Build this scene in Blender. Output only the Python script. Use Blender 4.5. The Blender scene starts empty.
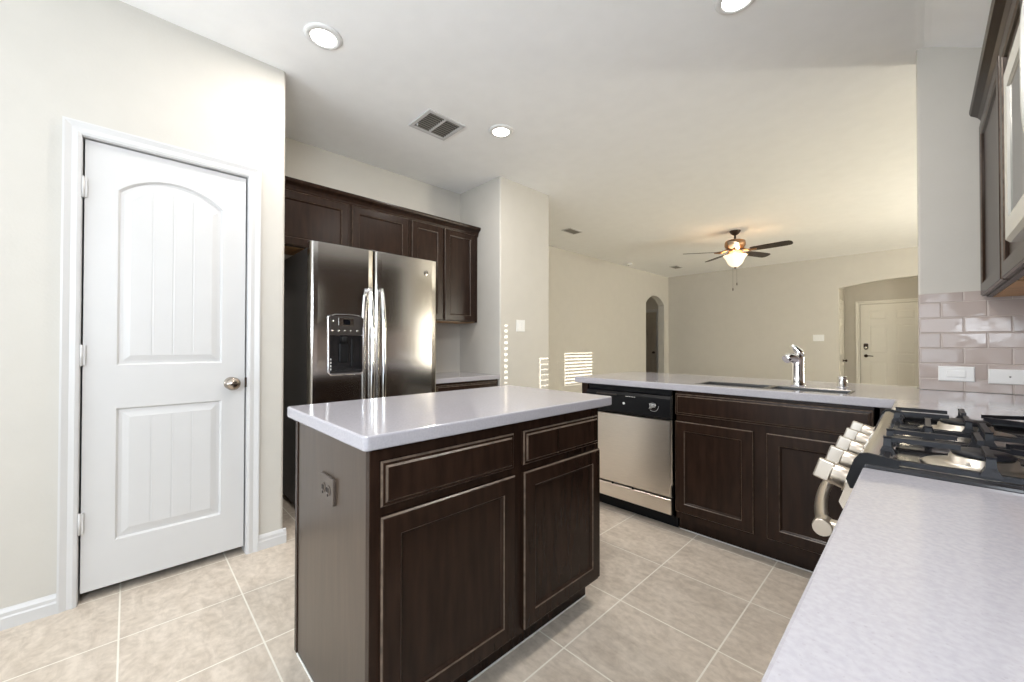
import bpy, bmesh, math, random
from mathutils import Vector, Matrix
random.seed(4)
PI = math.pi
sc = bpy.context.scene
COL = sc.collection

# ------------------------------------------------------------------ camera
CAM_H = 1.149
f_px, yaw, pit, roll = 396.12, 0.8020, 0.0098, 0.0013
cy_, sy_ = math.cos(yaw), math.sin(yaw)
fw = Vector((-sy_*math.cos(pit), cy_*math.cos(pit), math.sin(pit)))
r0 = Vector((cy_, sy_, 0)); u0 = r0.cross(fw)
rr = r0*math.cos(roll) + u0*math.sin(roll)
uu = u0*math.cos(roll) - r0*math.sin(roll)
cam = bpy.data.cameras.new('camera'); cam.sensor_width = 36.0; cam.lens = f_px/1024*36.0
cam.clip_start = 0.02; cam.clip_end = 100
co = bpy.data.objects.new('camera', cam); COL.objects.link(co)
M = Matrix.Identity(4)
for i in range(3):
    M[i][0], M[i][1], M[i][2] = rr[i], uu[i], -fw[i]
M[2][3] = CAM_H
co.matrix_world = M
sc.camera = co

# ------------------------------------------------------------------ light and exposure
sc.view_settings.view_transform = 'Standard'
sc.view_settings.look = 'None'
sc.view_settings.gamma = 1.0
sc.view_settings.use_curve_mapping = False
sc.view_settings.exposure = 0.25
w = bpy.data.worlds.new('sky'); sc.world = w; w.use_nodes = True
w.node_tree.nodes['Background'].inputs[0].default_value = (0.80, 0.90, 1.0, 1)
w.node_tree.nodes['Background'].inputs[1].default_value = 1.6

def light(name, kind, loc, direction, energy, color, size=None, size_y=None, parent=None, shape=None, angle=None):
    l = bpy.data.lights.new(name, kind); l.energy = energy; l.color = color
    if kind == 'AREA':
        l.shape = shape or ('RECTANGLE' if size_y else 'SQUARE'); l.size = size
        if size_y: l.size_y = size_y
    elif kind == 'SUN': l.angle = angle
    else: l.shadow_soft_size = size
    o = bpy.data.objects.new(name, l); COL.objects.link(o)
    o.location = loc
    o.rotation_euler = Vector(direction).to_track_quat('-Z', 'Y').to_euler()
    if parent: o.parent = parent
    return o
DAY = (0.84, 0.92, 1.0)
SUN_DIR = (-1.0, -0.232, -0.135)
light('sun', 'SUN', (6, 6, 5), SUN_DIR, 6.0, (1.0, 0.93, 0.82), angle=0.0015)
light('daylight_nook_window', 'AREA', (-1.0, -3.25, 1.35), (0.12, 1, 1.5), 90, DAY, 2.7, 1.9)
light('fill_counter_window', 'AREA', (0.62, -.92, 1.62), (-0.7, 0.75, -0.55), 58, DAY, 1.1, 0.95)  # fill at an added window, brightens the near counter
light('daylight_patio_window', 'AREA', (3.22, 5.0, 1.05), (-1, 0, 0.25), 20, (1.0, 0.93, 0.78), 1.2, 1.6)
light('fill_side_window', 'AREA', (3.20, 6.17, 1.15), (-1, 0.12, 0.02), 155, (1.0, 0.935, 0.765), 0.76, 1.8)  # fill behind an added window, brightens the living room
light('daylight_high_window', 'AREA', (3.22, 7.33, 1.72), (-1, 0, 0.1), 70, (1.0, 0.92, 0.76), 0.85, 0.65)

# ------------------------------------------------------------------ materials
MATS = {}
def nodes_of(m):
    m.use_nodes = True
    return m.node_tree.nodes, m.node_tree.links, m.node_tree.nodes['Principled BSDF']
def mat(name, col, rough=0.5, metal=0.0, var=0.06, scale=8.0, bump=0.0, bscale=60.0, stretch=None, coat=0.0, spec=0.5, emit=None, estr=0.0, aniso=0.0):
    m = bpy.data.materials.new(name); N, L, B = nodes_of(m)
    tc = N.new('ShaderNodeTexCoord'); mp = N.new('ShaderNodeMapping')
    L.new(tc.outputs['Object'], mp.inputs[0])
    if stretch: mp.inputs['Scale'].default_value = stretch
    nz = N.new('ShaderNodeTexNoise'); nz.inputs['Scale'].default_value = scale; nz.inputs['Detail'].default_value = 4
    L.new(mp.outputs[0], nz.inputs['Vector'])
    rp = N.new('ShaderNodeValToRGB')
    rp.color_ramp.elements[0].position = 0.3; rp.color_ramp.elements[1].position = 0.7
    rp.color_ramp.elements[0].color = tuple(c*(1-var) for c in col)+(1,)
    rp.color_ramp.elements[1].color = tuple(min(1, c*(1+var)) for c in col)+(1,)
    L.new(nz.outputs[0], rp.inputs[0]); L.new(rp.outputs[0], B.inputs['Base Color'])
    B.inputs['Roughness'].default_value = rough; B.inputs['Metallic'].default_value = metal
    B.inputs['Specular IOR Level'].default_value = spec
    B.inputs['Coat Weight'].default_value = coat; B.inputs['Coat Roughness'].default_value = 0.12
    if bump:
        n2 = N.new('ShaderNodeTexNoise'); n2.inputs['Scale'].default_value = bscale; n2.inputs['Detail'].default_value = 2
        L.new(mp.outputs[0], n2.inputs['Vector'])
        bp = N.new('ShaderNodeBump'); bp.inputs['Strength'].default_value = bump; bp.inputs['Distance'].default_value = 0.004
        L.new(n2.outputs[0], bp.inputs['Height']); L.new(bp.outputs[0], B.inputs['Normal'])
    if emit:
        B.inputs['Emission Color'].default_value = emit+(1,); B.inputs['Emission Strength'].default_value = estr
    MATS[name] = m
    return m
mat('paint', (0.565, 0.54, 0.492), 0.75, var=0.015, bump=0.10, bscale=90)
mat('ceiling_paint', (0.93, 0.93, 0.925), 0.85, var=0.015, bump=0.12, bscale=60)
mat('white_trim', (0.61, 0.605, 0.60), 0.38, var=0.01)
mat('plastic_white', (0.80, 0.80, 0.79), 0.3, var=0.01)
mat('wood', (0.023, 0.0120, 0.0078), 0.26, var=0.30, scale=7, stretch=(6, 6, 0.8), bump=0.02, bscale=25, spec=0.20)
mat('wood_edge_glint', (0.10, 0.07, 0.05), 0.3, var=0.5, scale=40)  # lighter tone puts the bead-edge highlights into the colour
mat('wood_lit_side', (0.060, 0.042, 0.030), 0.30, var=0.18, scale=7, stretch=(6, 6, 0.6), bump=0.03, bscale=25, spec=0.6)  # lighter copy of wood, window sheen on the end panel painted in
mat('maple', (0.50, 0.28, 0.12), 0.5, var=0.2, scale=5, stretch=(1, 8, 8))
mat('steel', (0.64, 0.615, 0.585), 0.13, 1.0, var=0.03, scale=20, stretch=(1, 1, 12))
mat('sink_steel_shaded', (0.12, 0.115, 0.11), 0.25, 1.0, var=0.04)  # dark tone carries the shadow inside the bowls
mat('steel_warm', (0.82, 0.76, 0.68), 0.30, 1.0, var=0.03, scale=20, stretch=(1, 1, 12))
mat('nickel', (0.40, 0.35, 0.30), 0.2, 1.0, var=0.04)
mat('chrome', (0.80, 0.80, 0.81), 0.07, 1.0, var=0.01)
mat('knob_steel', (0.56, 0.51, 0.45), 0.30, 1.0, var=0.03)
mat('black_plastic', (0.009, 0.009, 0.010), 0.34, var=0.1, spec=0.14)
mat('black_gloss', (0.010, 0.010, 0.011), 0.08, var=0.1)
mat('cast_iron', (0.012, 0.012, 0.015), 0.36, var=0.2, spec=0.22, scale=60, bump=0.1, bscale=220)
mat('enamel', (0.018, 0.017, 0.018), 0.10, var=0.1)
mat('aluminium', (0.62, 0.58, 0.52), 0.35, 1.0, var=0.05)
mat('fridge_side', (0.045, 0.042, 0.042), 0.45, var=0.08, bump=0.2, bscale=400)
mat('dark_bronze', (0.06, 0.04, 0.03), 0.35, 0.7, var=0.15)
mat('copper_bronze', (0.42, 0.25, 0.14), 0.32, 0.9, var=0.12)
mat('fan_blade', (0.030, 0.018, 0.012), 0.4, var=0.3, stretch=(3, 3, 1))
mat('vent_dark', (0.03, 0.03, 0.03), 0.8, var=0.1)
mat('vent_shade_grey', (0.22, 0.205, 0.18), 0.6, var=0.1)  # grey puts the shade between white louvers into their colour
mat('brown_plate', (0.085, 0.066, 0.053), 0.35, var=0.05)
mat('blind_white', (0.85, 0.83, 0.78), 0.5, var=0.01)
mat('hall_door', (0.42, 0.37, 0.31), 0.5, var=0.03)
mat('entry_door', (0.80, 0.78, 0.72), 0.4, var=0.01)
mat('carpet', (0.38, 0.345, 0.28), 0.95, var=0.12, scale=90, bump=0.4, bscale=300)
mat('caulk', (0.85, 0.84, 0.80), 0.5, var=0.02)
mat('lamp', (1, 1, 1), 0.4, emit=(1.0, 0.95, 0.88), estr=9.0)
mat('bowl_glass', (0.95, 0.85, 0.7), 0.3, var=0.08, scale=14, emit=(1.0, 0.80, 0.56), estr=0.9)
mat('display', (0.004, 0.005, 0.007), 0.1, var=0.1)
mat('grey_panel', (0.035, 0.03, 0.028), 0.35, var=0.05, spec=0.25)
mat('microwave_white', (0.66, 0.66, 0.62), 0.25, 0.35, var=0.02)
mat('glass_dark', (0.02, 0.02, 0.02), 0.04, var=0.05)

def quartz():
    m = bpy.data.materials.new('quartz'); N, L, B = nodes_of(m)
    tc = N.new('ShaderNodeTexCoord')
    v = N.new('ShaderNodeTexVoronoi'); v.inputs['Scale'].default_value = 650
    n = N.new('ShaderNodeTexNoise'); n.inputs['Scale'].default_value = 160; n.inputs['Detail'].default_value = 5
    L.new(tc.outputs['Object'], v.inputs['Vector']); L.new(tc.outputs['Object'], n.inputs['Vector'])
    r1 = N.new('ShaderNodeValToRGB'); e = r1.color_ramp.elements
    e[0].position = 0.0; e[0].color = (0.39, 0.375, 0.39, 1); e[1].position = 0.16; e[1].color = (0.45, 0.435, 0.465, 1)
    L.new(v.outputs['Color'], r1.inputs[0])
    r2 = N.new('ShaderNodeValToRGB'); e = r2.color_ramp.elements
    e[0].position = 0.35; e[0].color = (0.90, 0.90, 0.91, 1); e[1].position = 0.65; e[1].color = (1, 1, 1, 1)
    L.new(n.outputs[0], r2.inputs[0])
    mx = N.new('ShaderNodeMix'); mx.data_type = 'RGBA'; mx.blend_type = 'MULTIPLY'; mx.inputs[0].default_value = 1
    L.new(r1.outputs[0], mx.inputs[6]); L.new(r2.outputs[0], mx.inputs[7])
    L.new(mx.outputs[2], B.inputs['Base Color'])
    B.inputs['Roughness'].default_value = 0.10
    MATS['quartz'] = m
quartz()

def floor_mat():
    m = bpy.data.materials.new('floor_tile'); N, L, B = nodes_of(m)
    tc = N.new('ShaderNodeTexCoord'); mp = N.new('ShaderNodeMapping')
    mp.inputs['Location'].default_value = (0.54+0.41*40, 0.02+0.405*40, 0)
    L.new(tc.outputs['Object'], mp.inputs[0])
    br = N.new('ShaderNodeTexBrick'); br.offset = 0.0; br.squash = 1.0
    br.inputs['Scale'].default_value = 1.0; br.inputs['Brick Width'].default_value = 0.41; br.inputs['Row Height'].default_value = 0.405
    br.inputs['Mortar Size'].default_value = 0.0033; br.inputs['Mortar Smooth'].default_value = 0.2
    br.inputs['Color1'].default_value = (0.93, 0.93, 0.93, 1); br.inputs['Color2'].default_value = (1, 1, 1, 1)
    br.inputs['Mortar'].default_value = (1, 1, 1, 1)
    L.new(mp.outputs[0], br.inputs['Vector'])
    n1 = N.new('ShaderNodeTexNoise'); n1.inputs['Scale'].default_value = 7.0; n1.inputs['Detail'].default_value = 12; n1.inputs['Roughness'].default_value = 0.68; n1.inputs['Distortion'].default_value = 1.2
    mp2 = N.new('ShaderNodeMapping'); mp2.inputs['Rotation'].default_value = (0, 0, 0.5); mp2.inputs['Scale'].default_value = (1.0, 2.0, 1)
    L.new(tc.outputs['Object'], mp2.inputs[0]); L.new(mp2.outputs[0], n1.inputs['Vector'])
    r1 = N.new('ShaderNodeValToRGB'); e = r1.color_ramp.elements
    e[0].position = 0.30; e[0].color = (0.52, 0.442, 0.36, 1); e[1].position = 0.62; e[1].color = (0.70, 0.615, 0.52, 1)
    L.new(n1.outputs[0], r1.inputs[0])
    n2 = N.new('ShaderNodeTexNoise'); n2.inputs['Scale'].default_value = 34; n2.inputs['Detail'].default_value = 6
    L.new(tc.outputs['Object'], n2.inputs['Vector'])
    r2 = N.new('ShaderNodeValToRGB'); e = r2.color_ramp.elements
    e[0].position = 0.32; e[0].color = (0.85, 0.84, 0.83, 1); e[1].position = 0.6; e[1].color = (1, 1, 1, 1)
    L.new(n2.outputs[0], r2.inputs[0])
    def mul(a, b):
        mx = N.new('ShaderNodeMix'); mx.data_type = 'RGBA'; mx.blend_type = 'MULTIPLY'; mx.inputs[0].default_value = 1
        L.new(a, mx.inputs[6]); L.new(b, mx.inputs[7]); return mx.outputs[2]
    c = mul(mul(r1.outputs[0], r2.outputs[0]), br.outputs['Color'])
    mx = N.new('ShaderNodeMix'); mx.data_type = 'RGBA'
    L.new(br.outputs['Fac'], mx.inputs[0]); L.new(c, mx.inputs[6]); mx.inputs[7].default_value = (0.80, 0.76, 0.67, 1)
    L.new(mx.outputs[2], B.inputs['Base Color'])
    B.inputs['Roughness'].default_value = 0.42
    bp = N.new('ShaderNodeBump'); bp.inputs['Strength'].default_value = 0.25; bp.inputs['Distance'].default_value = 0.002; bp.invert = True
    L.new(br.outputs['Fac'], bp.inputs['Height']); L.new(bp.outputs[0], B.inputs['Normal'])
    MATS['floor_tile'] = m
floor_mat()

def subway_mat():
    m = bpy.data.materials.new('subway_tile'); N, L, B = nodes_of(m)
    tc = N.new('ShaderNodeTexCoord'); sp = N.new('ShaderNodeSeparateXYZ'); L.new(tc.outputs['Object'], sp.inputs[0])
    ad = N.new('ShaderNodeMath'); ad.operation = 'ADD'; L.new(sp.outputs[0], ad.inputs[0]); L.new(sp.outputs[1], ad.inputs[1])
    cb = N.new('ShaderNodeCombineXYZ'); L.new(ad.outputs[0], cb.inputs[0]); L.new(sp.outputs[2], cb.inputs[1])
    mp = N.new('ShaderNodeMapping'); mp.inputs['Location'].default_value = (5.02+.0775, -0.898+0.079*20, 0)
    L.new(cb.outputs[0], mp.inputs[0])
    def brick(ms, smooth):
        br = N.new('ShaderNodeTexBrick'); br.offset = 0.5
        br.inputs['Scale'].default_value = 1; br.inputs['Brick Width'].default_value = 0.155; br.inputs['Row Height'].default_value = 0.079
        br.inputs['Mortar Size'].default_value = ms; br.inputs['Mortar Smooth'].default_value = smooth; br.inputs['Bias'].default_value = -0.2
        br.inputs['Color1'].default_value = (0.46, 0.385, 0.35, 1); br.inputs['Color2'].default_value = (0.42, 0.355, 0.325, 1)
        br.inputs['Mortar'].default_value = (0.56, 0.50, 0.46, 1)
        L.new(mp.outputs[0], br.inputs['Vector']); return br
    b1 = brick(0.0012, 0.1); b2 = brick(0.006, 1.0)
    L.new(b1.outputs['Color'], B.inputs['Base Color']); B.inputs['Roughness'].default_value = 0.09; B.inputs['Specular IOR Level'].default_value = 0.28
    nz = N.new('ShaderNodeTexNoise'); nz.inputs['Scale'].default_value = 14; nz.inputs['Detail'].default_value = 1
    L.new(mp.outputs[0], nz.inputs['Vector'])
    mm = N.new('ShaderNodeMath'); mm.operation = 'MULTIPLY_ADD'; mm.inputs[1].default_value = -1.0
    L.new(b2.outputs['Fac'], mm.inputs[0]); L.new(nz.outputs[0], mm.inputs[2])
    bp = N.new('ShaderNodeBump'); bp.inputs['Strength'].default_value = 0.5; bp.inputs['Distance'].default_value = 0.003
    L.new(mm.outputs[0], bp.inputs['Height']); L.new(bp.outputs[0], B.inputs['Normal'])
    MATS['subway_tile'] = m
subway_mat()

# ------------------------------------------------------------------ mesh helpers
def tag(o, label=None, cat=None, group=None, kind=None):
    if label: o['label'] = label
    if cat: o['category'] = cat
    if group: o['group'] = group
    if kind: o['kind'] = kind
    return o
def thing(name, label, cat, loc, group=None, kind=None):
    o = bpy.data.objects.new(name, None); COL.objects.link(o); o.location = loc
    o.empty_display_size = 0.1
    return tag(o, label, cat, group, kind)
def root_loc(o):
    while o.parent: o = o.parent
    return Vector(o.location)
class MB:
    def __init__(self): self.bm = bmesh.new()
    def box(self, x0, x1, y0, y1, z0, z1, b=0.0, seg=1):
        r = bmesh.ops.create_cube(self.bm, size=1.0)
        for v in r['verts']:
            v.co = Vector((x0+(v.co.x+.5)*(x1-x0), y0+(v.co.y+.5)*(y1-y0), z0+(v.co.z+.5)*(z1-z0)))
        if b:
            es = list({e for v in r['verts'] for e in v.link_edges})
            bmesh.ops.bevel(self.bm, geom=es, offset=b, segments=seg, affect='EDGES', profile=0.5)
        return self
    def vround(self, x0, x1, y0, y1, z0, z1, b, seg=4):     # box with only its vertical edges rounded
        r = bmesh.ops.create_cube(self.bm, size=1.0)
        for v in r['verts']:
            v.co = Vector((x0+(v.co.x+.5)*(x1-x0), y0+(v.co.y+.5)*(y1-y0), z0+(v.co.z+.5)*(z1-z0)))
        es = [e for e in {e for v in r['verts'] for e in v.link_edges} if abs(e.verts[0].co.z-e.verts[1].co.z) > 1e-5]
        bmesh.ops.bevel(self.bm, geom=es, offset=b, segments=seg, affect='EDGES', profile=0.5)
        return self
    def loops(self, ls, cap0=True, cap1=True, smooth=False, mi=None):
        vs = [[self.bm.verts.new(p) for p in l] for l in ls]
        n = len(ls[0])
        for k in range(len(vs)-1):
            for i in range(n):
                fce = self.bm.faces.new((vs[k][i], vs[k][(i+1) % n], vs[k+1][(i+1) % n], vs[k+1][i]))
                fce.smooth = smooth
                if mi and k in mi: fce.material_index = 1
        if cap0: self.bm.faces.new(list(reversed(vs[0])))
        if cap1: self.bm.faces.new(vs[-1])
        return self
    def prism(self, poly, fn, d0, d1):
        return self.loops([[fn(u, v, d0) for u, v in poly], [fn(u, v, d1) for u, v in poly]])
    def lathe(self, prof, loc, axis=(0, 0, 1), seg=24, smooth=True):
        q = Vector((0, 0, 1)).rotation_difference(Vector(axis).normalized())
        ls = []
        for r, z in prof:
            ls.append([Vector(loc) + q @ Vector((max(r, 1e-5)*math.cos(2*PI*i/seg), max(r, 1e-5)*math.sin(2*PI*i/seg), z)) for i in range(seg)])
        return self.loops(ls, smooth=smooth)
    def tube(self, pts, rad, seg=10, smooth=True, sx=1.0):
        pts = [Vector(p) for p in pts]; n = len(pts)
        if not isinstance(rad, (list, tuple)): rad = [rad]*n
        t0 = (pts[1]-pts[0]).normalized()
        ref = Vector((0, 0, 1)) if abs(t0.z) < 0.9 else Vector((1, 0, 0))
        s = t0.cross(ref).normalized(); ls = []; tp = t0
        for i, p in enumerate(pts):
            t = ((pts[min(i+1, n-1)]-pts[max(i-1, 0)])).normalized()
            s = tp.rotation_difference(t) @ s; tp = t
            b = t.cross(s).normalized()
            ls.append([p + (s*math.cos(2*PI*k/seg)*sx + b*math.sin(2*PI*k/seg))*rad[i] for k in range(seg)])
        return self.loops(ls, smooth=smooth)
    def bar(self, a, b, wd, ht):              # rectangular bar between two points
        a, b = Vector(a), Vector(b); t = (b-a).normalized()
        s = t.cross(Vector((0, 0, 1)))
        s = s.normalized() if s.length > 1e-4 else Vector((1, 0, 0))
        u = s.cross(t).normalized()
        c = [(-1, -1), (1, -1), (1, 1), (-1, 1)]
        return self.loops([[p + s*i*wd/2 + u*j*ht/2 for i, j in c] for p in (a, b)])
    def build(self, name, m, parent=None, m2=None):
        bmesh.ops.recalc_face_normals(self.bm, faces=self.bm.faces)
        if parent:
            off = root_loc(parent)
            for v in self.bm.verts: v.co -= off
        me = bpy.data.meshes.new(name); self.bm.to_mesh(me); self.bm.free()
        me.materials.append(MATS[m])
        if m2: me.materials.append(MATS[m2])
        o = bpy.data.objects.new(name, me); COL.objects.link(o)
        if parent: o.parent = parent
        return o
def struct(name, mb, m, label, cat, parent=None):
    o = mb.build(name, m, parent)
    return tag(o, label, cat, None, 'structure')
def copy_tree(o, parent=None):
    c = o.copy(); COL.objects.link(c)
    if parent: c.parent = parent
    for ch in list(o.children): copy_tree(ch, c)
    return c
def FX(plane, s):    # face map for planes x = const, outward sign s : (u=y, v=z, d=out)
    return lambda u, v, d: Vector((plane+s*d, u, v))
def FY(plane, s):
    return lambda u, v, d: Vector((u, plane+s*d, v))
def rect(fn, u0, u1, v0, v1, i, d):
    return [fn(u0+i, v0+i, d), fn(u1-i, v0+i, d), fn(u1-i, v1-i, d), fn(u0+i, v1-i, d)]
def cab_door(fn, u0, u1, v0, v1, frame=0.055):
    mb = MB(); R = lambda i, d: rect(fn, u0, u1, v0, v1, i, d)
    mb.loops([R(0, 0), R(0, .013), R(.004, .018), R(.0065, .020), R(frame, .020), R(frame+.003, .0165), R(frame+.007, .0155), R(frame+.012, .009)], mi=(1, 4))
    return mb
def cab_drawer(fn, u0, u1, v0, v1):
    mb = MB(); R = lambda i, d: rect(fn, u0, u1, v0, v1, i, d)
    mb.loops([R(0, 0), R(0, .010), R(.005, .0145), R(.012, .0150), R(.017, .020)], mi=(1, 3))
    return mb

# ------------------------------------------------------------------ room shell
CZ = 2.75
XL, XK, XC, XLR, XR, XD = -2.586, -3.40, -2.768, -4.163, 0.555, -0.011
YT, YTB, YF, YB = 3.053, 3.22, 9.178, -3.2
YP, YC0, YC1 = 0.653, 2.52, 3.23
XE = 3.0
T = 0.12
XLR_ = -4.163
m_ = MB().box(-6.2, 3.4, -3.5, 12.0, -0.2, 0.0)
struct('floor', m_, 'floor_tile', 'beige square stone-look tile floor with light grout', 'floor')
struct('floor_living_added', MB().box(XLR_, 3.0, 3.25, 9.17, 0.0, 0.012), 'carpet', 'plain tan carpet, unseen, added to tone down the living room bounce', 'floor')  # unseen, added so less light bounces up to the ceiling
struct('ceiling', MB().box(-6.2, 3.4, -3.5, 12.0, CZ, CZ+0.2), 'ceiling_paint', 'off-white textured flat ceiling', 'ceiling')
# pantry wall with door opening
DY0, DY1, DZ1 = -0.1505, 0.4645, 2.0705
mb = MB().box(XL-T, XL, YB, DY0-.02, 0, CZ).box(XL-T, XL, DY0-.02, DY1+.02, DZ1+.02, CZ)
mb.prism([(DY1+.02, XL-T), (YP-.018, XL-T), (YP, XL-T)] + [(YP-.018+.018*math.cos(a*PI/12), XL-.018+.018*math.sin(a*PI/12)) for a in range(0, 7)] + [(DY1+.02, XL)], lambda u, v, d: Vector((v, u, d)), 0, CZ)
struct('wall_left', mb, 'paint', 'white painted wall around the pantry door', 'wall')
struct('wall_pantry', MB().box(XK, XL-T, YP-T, YP, 0, CZ).box(XK-T, XK, -1.3, YP, 0, CZ).box(XK, XL-T, -1.3, -1.18, 0, CZ), 'paint',
       'pantry side wall beside the refrigerator alcove', 'wall')
struct('wall_kitchen', MB().box(XK-T, XK, YP, YC0, 0, CZ), 'paint', 'painted wall behind the refrigerator and upper cabinets', 'wall')
mb = MB(); mb.vround(-4.28, XC, YC0, YC1, 0, CZ, .014)
struct('wall_wing', mb, 'paint', 'short projecting wall at the end of the refrigerator alcove', 'wall')
def arch(o0, o1, spring, crown, n=16):
    wd = (o1-o0)/2; rise = crown-spring; R = (wd*wd+rise*rise)/(2*rise); c = (o0+o1)/2; zc = crown-R
    a = math.asin(min(1, wd/R)); 
    return [(c+R*math.sin(-a+2*a*i/n), zc+R*math.cos(-a+2*a*i/n)) for i in range(n+1)]
def arch_wall(mb, fn, u0, u1, o0, o1, spring, crown, d0, d1):
    poly = [(u0, 0), (o0, 0)] + arch(o0, o1, spring, crown) + [(o1, 0), (u1, 0), (u1, CZ), (u0, CZ)]
    return mb.prism(poly, fn, d0, d1)
mb = arch_wall(MB(), FX(XLR, 1), YC1-.02, YF, 8.08, 8.95, 2.075, 2.257, -.14, 0)
struct('wall_living_left', mb, 'paint', 'beige living room wall on the left with narrow arched opening', 'wall')
mb = arch_wall(MB(), FY(YF, -1), XLR-.14, XE+.14, -1.03, 1.13, 2.175, 2.282, -.14, 0)
struct('wall_back', mb, 'paint', 'beige far living room wall with wide arched opening', 'wall')
mb = MB(); mb.vround(XD, XE, YT, YTB, 0, CZ, .012)
wd_ = struct('wall_divider', mb, 'paint', 'end wall of the kitchen carrying the tiled backsplash', 'wall')
MB().box(XD+.001, XR, YT-.008, YT+.002, 0.915, 1.422, .0015).build('backsplash_tile', 'subway_tile', wd_)
W6 = (-1.5, -0.35, 1.1, 2.1)
wr_ = struct('wall_right', MB().box(XR, XR+T, YB, W6[0], 0, CZ).box(XR, XR+T, W6[1], YT, 0, CZ).box(XR, XR+T, W6[0], W6[1], 0, W6[2]).box(XR, XR+T, W6[0], W6[1], W6[3], CZ), 'paint', 'kitchen wall on the right behind the range', 'wall')
MB().box(XR-.008, XR+.002, -1.0, YT-.009, 0.915, 1.422, .0015).build('backsplash_tile', 'subway_tile', wr_)
# sloping ceiling strip along the right kitchen wall
mb = MB().prism([(-0.06, CZ+.01), (XR+.01, CZ+.01), (XR+.01, 2.452), (XR, 2.452), (0.045, CZ-.0145), (0.02, CZ-.0055), (-0.01, CZ-.0015), (-0.06, CZ-.0002)], lambda u, v, d: Vector((u, d, v)), YB, YT)
struct('ceiling_slope', mb, 'ceiling_paint', 'sloped strip of ceiling above the right-hand wall cabinets', 'ceiling')
# living room right wall with windows, some added for light (out of view, lets the sun in)
W1 = (4.40, 5.60, 0.25, 1.87); W2 = (3.60, 4.02, 0.25, 2.2); W3 = (6.90, 7.78, 1.40, 2.06); W5 = (5.80, 6.54, 0.25, 2.1)
mb = MB()
ys = [YTB-.1, W2[0], W2[1], W1[0], W1[1], W5[0], W5[1], W3[0], W3[1], YF]
for i in range(0, 9, 2): mb.box(XE, XE+.14, ys[i], ys[i+1], 0, CZ)
for a in (W1, W2, W3, W5):
    mb.box(XE, XE+.14, a[0], a[1], 0, a[2]); mb.box(XE, XE+.14, a[0], a[1], a[3], CZ)
struct('wall_living_right', mb, 'paint', 'living room wall with windows on the right', 'wall')
def window(name, fnx, y0, y1, z0, z1, label, along='y', plane=XE, sgn=1, blind=True, tilt=(.027, .010)):
    F = (lambda u, v, d: Vector((plane+sgn*d, u, v))) if along == 'y' else (lambda u, v, d: Vector((u, plane+sgn*d, v)))
    loc = F((y0+y1)/2, z0, .07)
    r = thing(name, label, 'window', loc, kind='structure')
    mb = MB()
    def bx(a0, a1, b0, b1, d0, d1):
        p, q = F(a0, b0, d0), F(a1, b1, d1)
        mb.box(min(p.x, q.x), max(p.x, q.x), min(p.y, q.y), max(p.y, q.y), min(p.z, q.z), max(p.z, q.z))
    for a0, a1, b0, b1 in ((y0, y0+.035, z0, z1), (y1-.035, y1, z0, z1), (y0, y1, z0, z0+.035), (y0, y1, z1-.035, z1)): bx(a0, a1, b0, b1, .07, .12)
    zm = (z0+z1)/2
    if z1-z0 > 1: bx(y0, y1, zm-.02, zm+.02, .07, .12)
    mb.build('window_frame', 'white_trim', r)
    if blind:
        mb = MB(); z = z0+.05
        n = Vector(F(0, 0, 1)-F(0, 0, 0))
        while z < z1-.06:
            c0, c1 = F(y0+.04, z, .035), F(y1-.04, z, .035)
            dv = n*tilt[0]; up = Vector((0, 0, -tilt[1]))
            mb.loops([[c0-dv-up, c0+dv+up, c0+dv+up+Vector((0, 0, .003)), c0-dv-up+Vector((0, 0, .003))],
                      [c1-dv-up, c1+dv+up, c1+dv+up+Vector((0, 0, .003)), c1-dv-up+Vector((0, 0, .003))]])
            z += .056
        p, q = F(y0+.03, z1-.07, .005), F(y1-.03, z1-.01, .065)
        mb.box(min(p.x, q.x), max(p.x, q.x), min(p.y, q.y), max(p.y, q.y), p.z, q.z)
        mb.build('window_blind', 'blind_white', r)
    return r
window('window_1', None, *W1, 'wide living room window with white blinds', tilt=(.018, .021))
window('added_window_2', None, *W2, 'narrow unseen window with white blinds, added for the sun sliver')  # unseen, added to cast the thin sun strip on the wing wall
window('added_window_5', None, *W5, 'bare unseen window added to light the living room', blind=False)  # unseen, added as an opening for the living room fill
window('window_3', None, *W3, 'high living room window with white blinds')
# rear wall of the breakfast nook with its window, behind the camera
NW = (-2.35, 0.35, 0.35, 2.3)
mb = MB().box(XL-T, NW[0], YB-.12, YB, 0, CZ).box(NW[1], XR+T, YB-.12, YB, 0, CZ).box(NW[0], NW[1], YB-.12, YB, 0, NW[2]).box(NW[0], NW[1], YB-.12, YB, NW[3], CZ)
struct('wall_rear', mb, 'paint', 'breakfast nook wall behind the camera', 'wall')
window('window_4', None, *NW, 'large breakfast nook window', along='x', plane=YB, sgn=-1, blind=False)
window('added_window_6', None, *W6, 'unseen window added in the right kitchen wall to light the counter', plane=XR-.01, blind=False)  # unseen, added as an opening for the counter fill
# hall beyond the narrow arch
mb = MB().box(-6.1, -4.28, 10.2, 10.32, 0, CZ).box(-6.2, -6.08, 7.4, 10.3, 0, CZ).box(-6.1, -4.28, 7.4, 7.52, 0, CZ).box(-4.303, -4.2, 9.3, 10.25, 0, CZ)
struct('wall_hall', mb, 'paint', 'dim hallway walls beyond the narrow arch', 'wall')
# entry beyond the wide arch
mb = MB().box(-1.32, -1.20, 9.31, 11.6, 0, CZ).box(1.2, 1.32, 9.31, 11.6, 0, CZ).box(-1.2, 1.3, 11.55, 11.67, 0, CZ)
struct('wall_entry', mb, 'paint', 'dim beige entry walls around the front door', 'wall')

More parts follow.
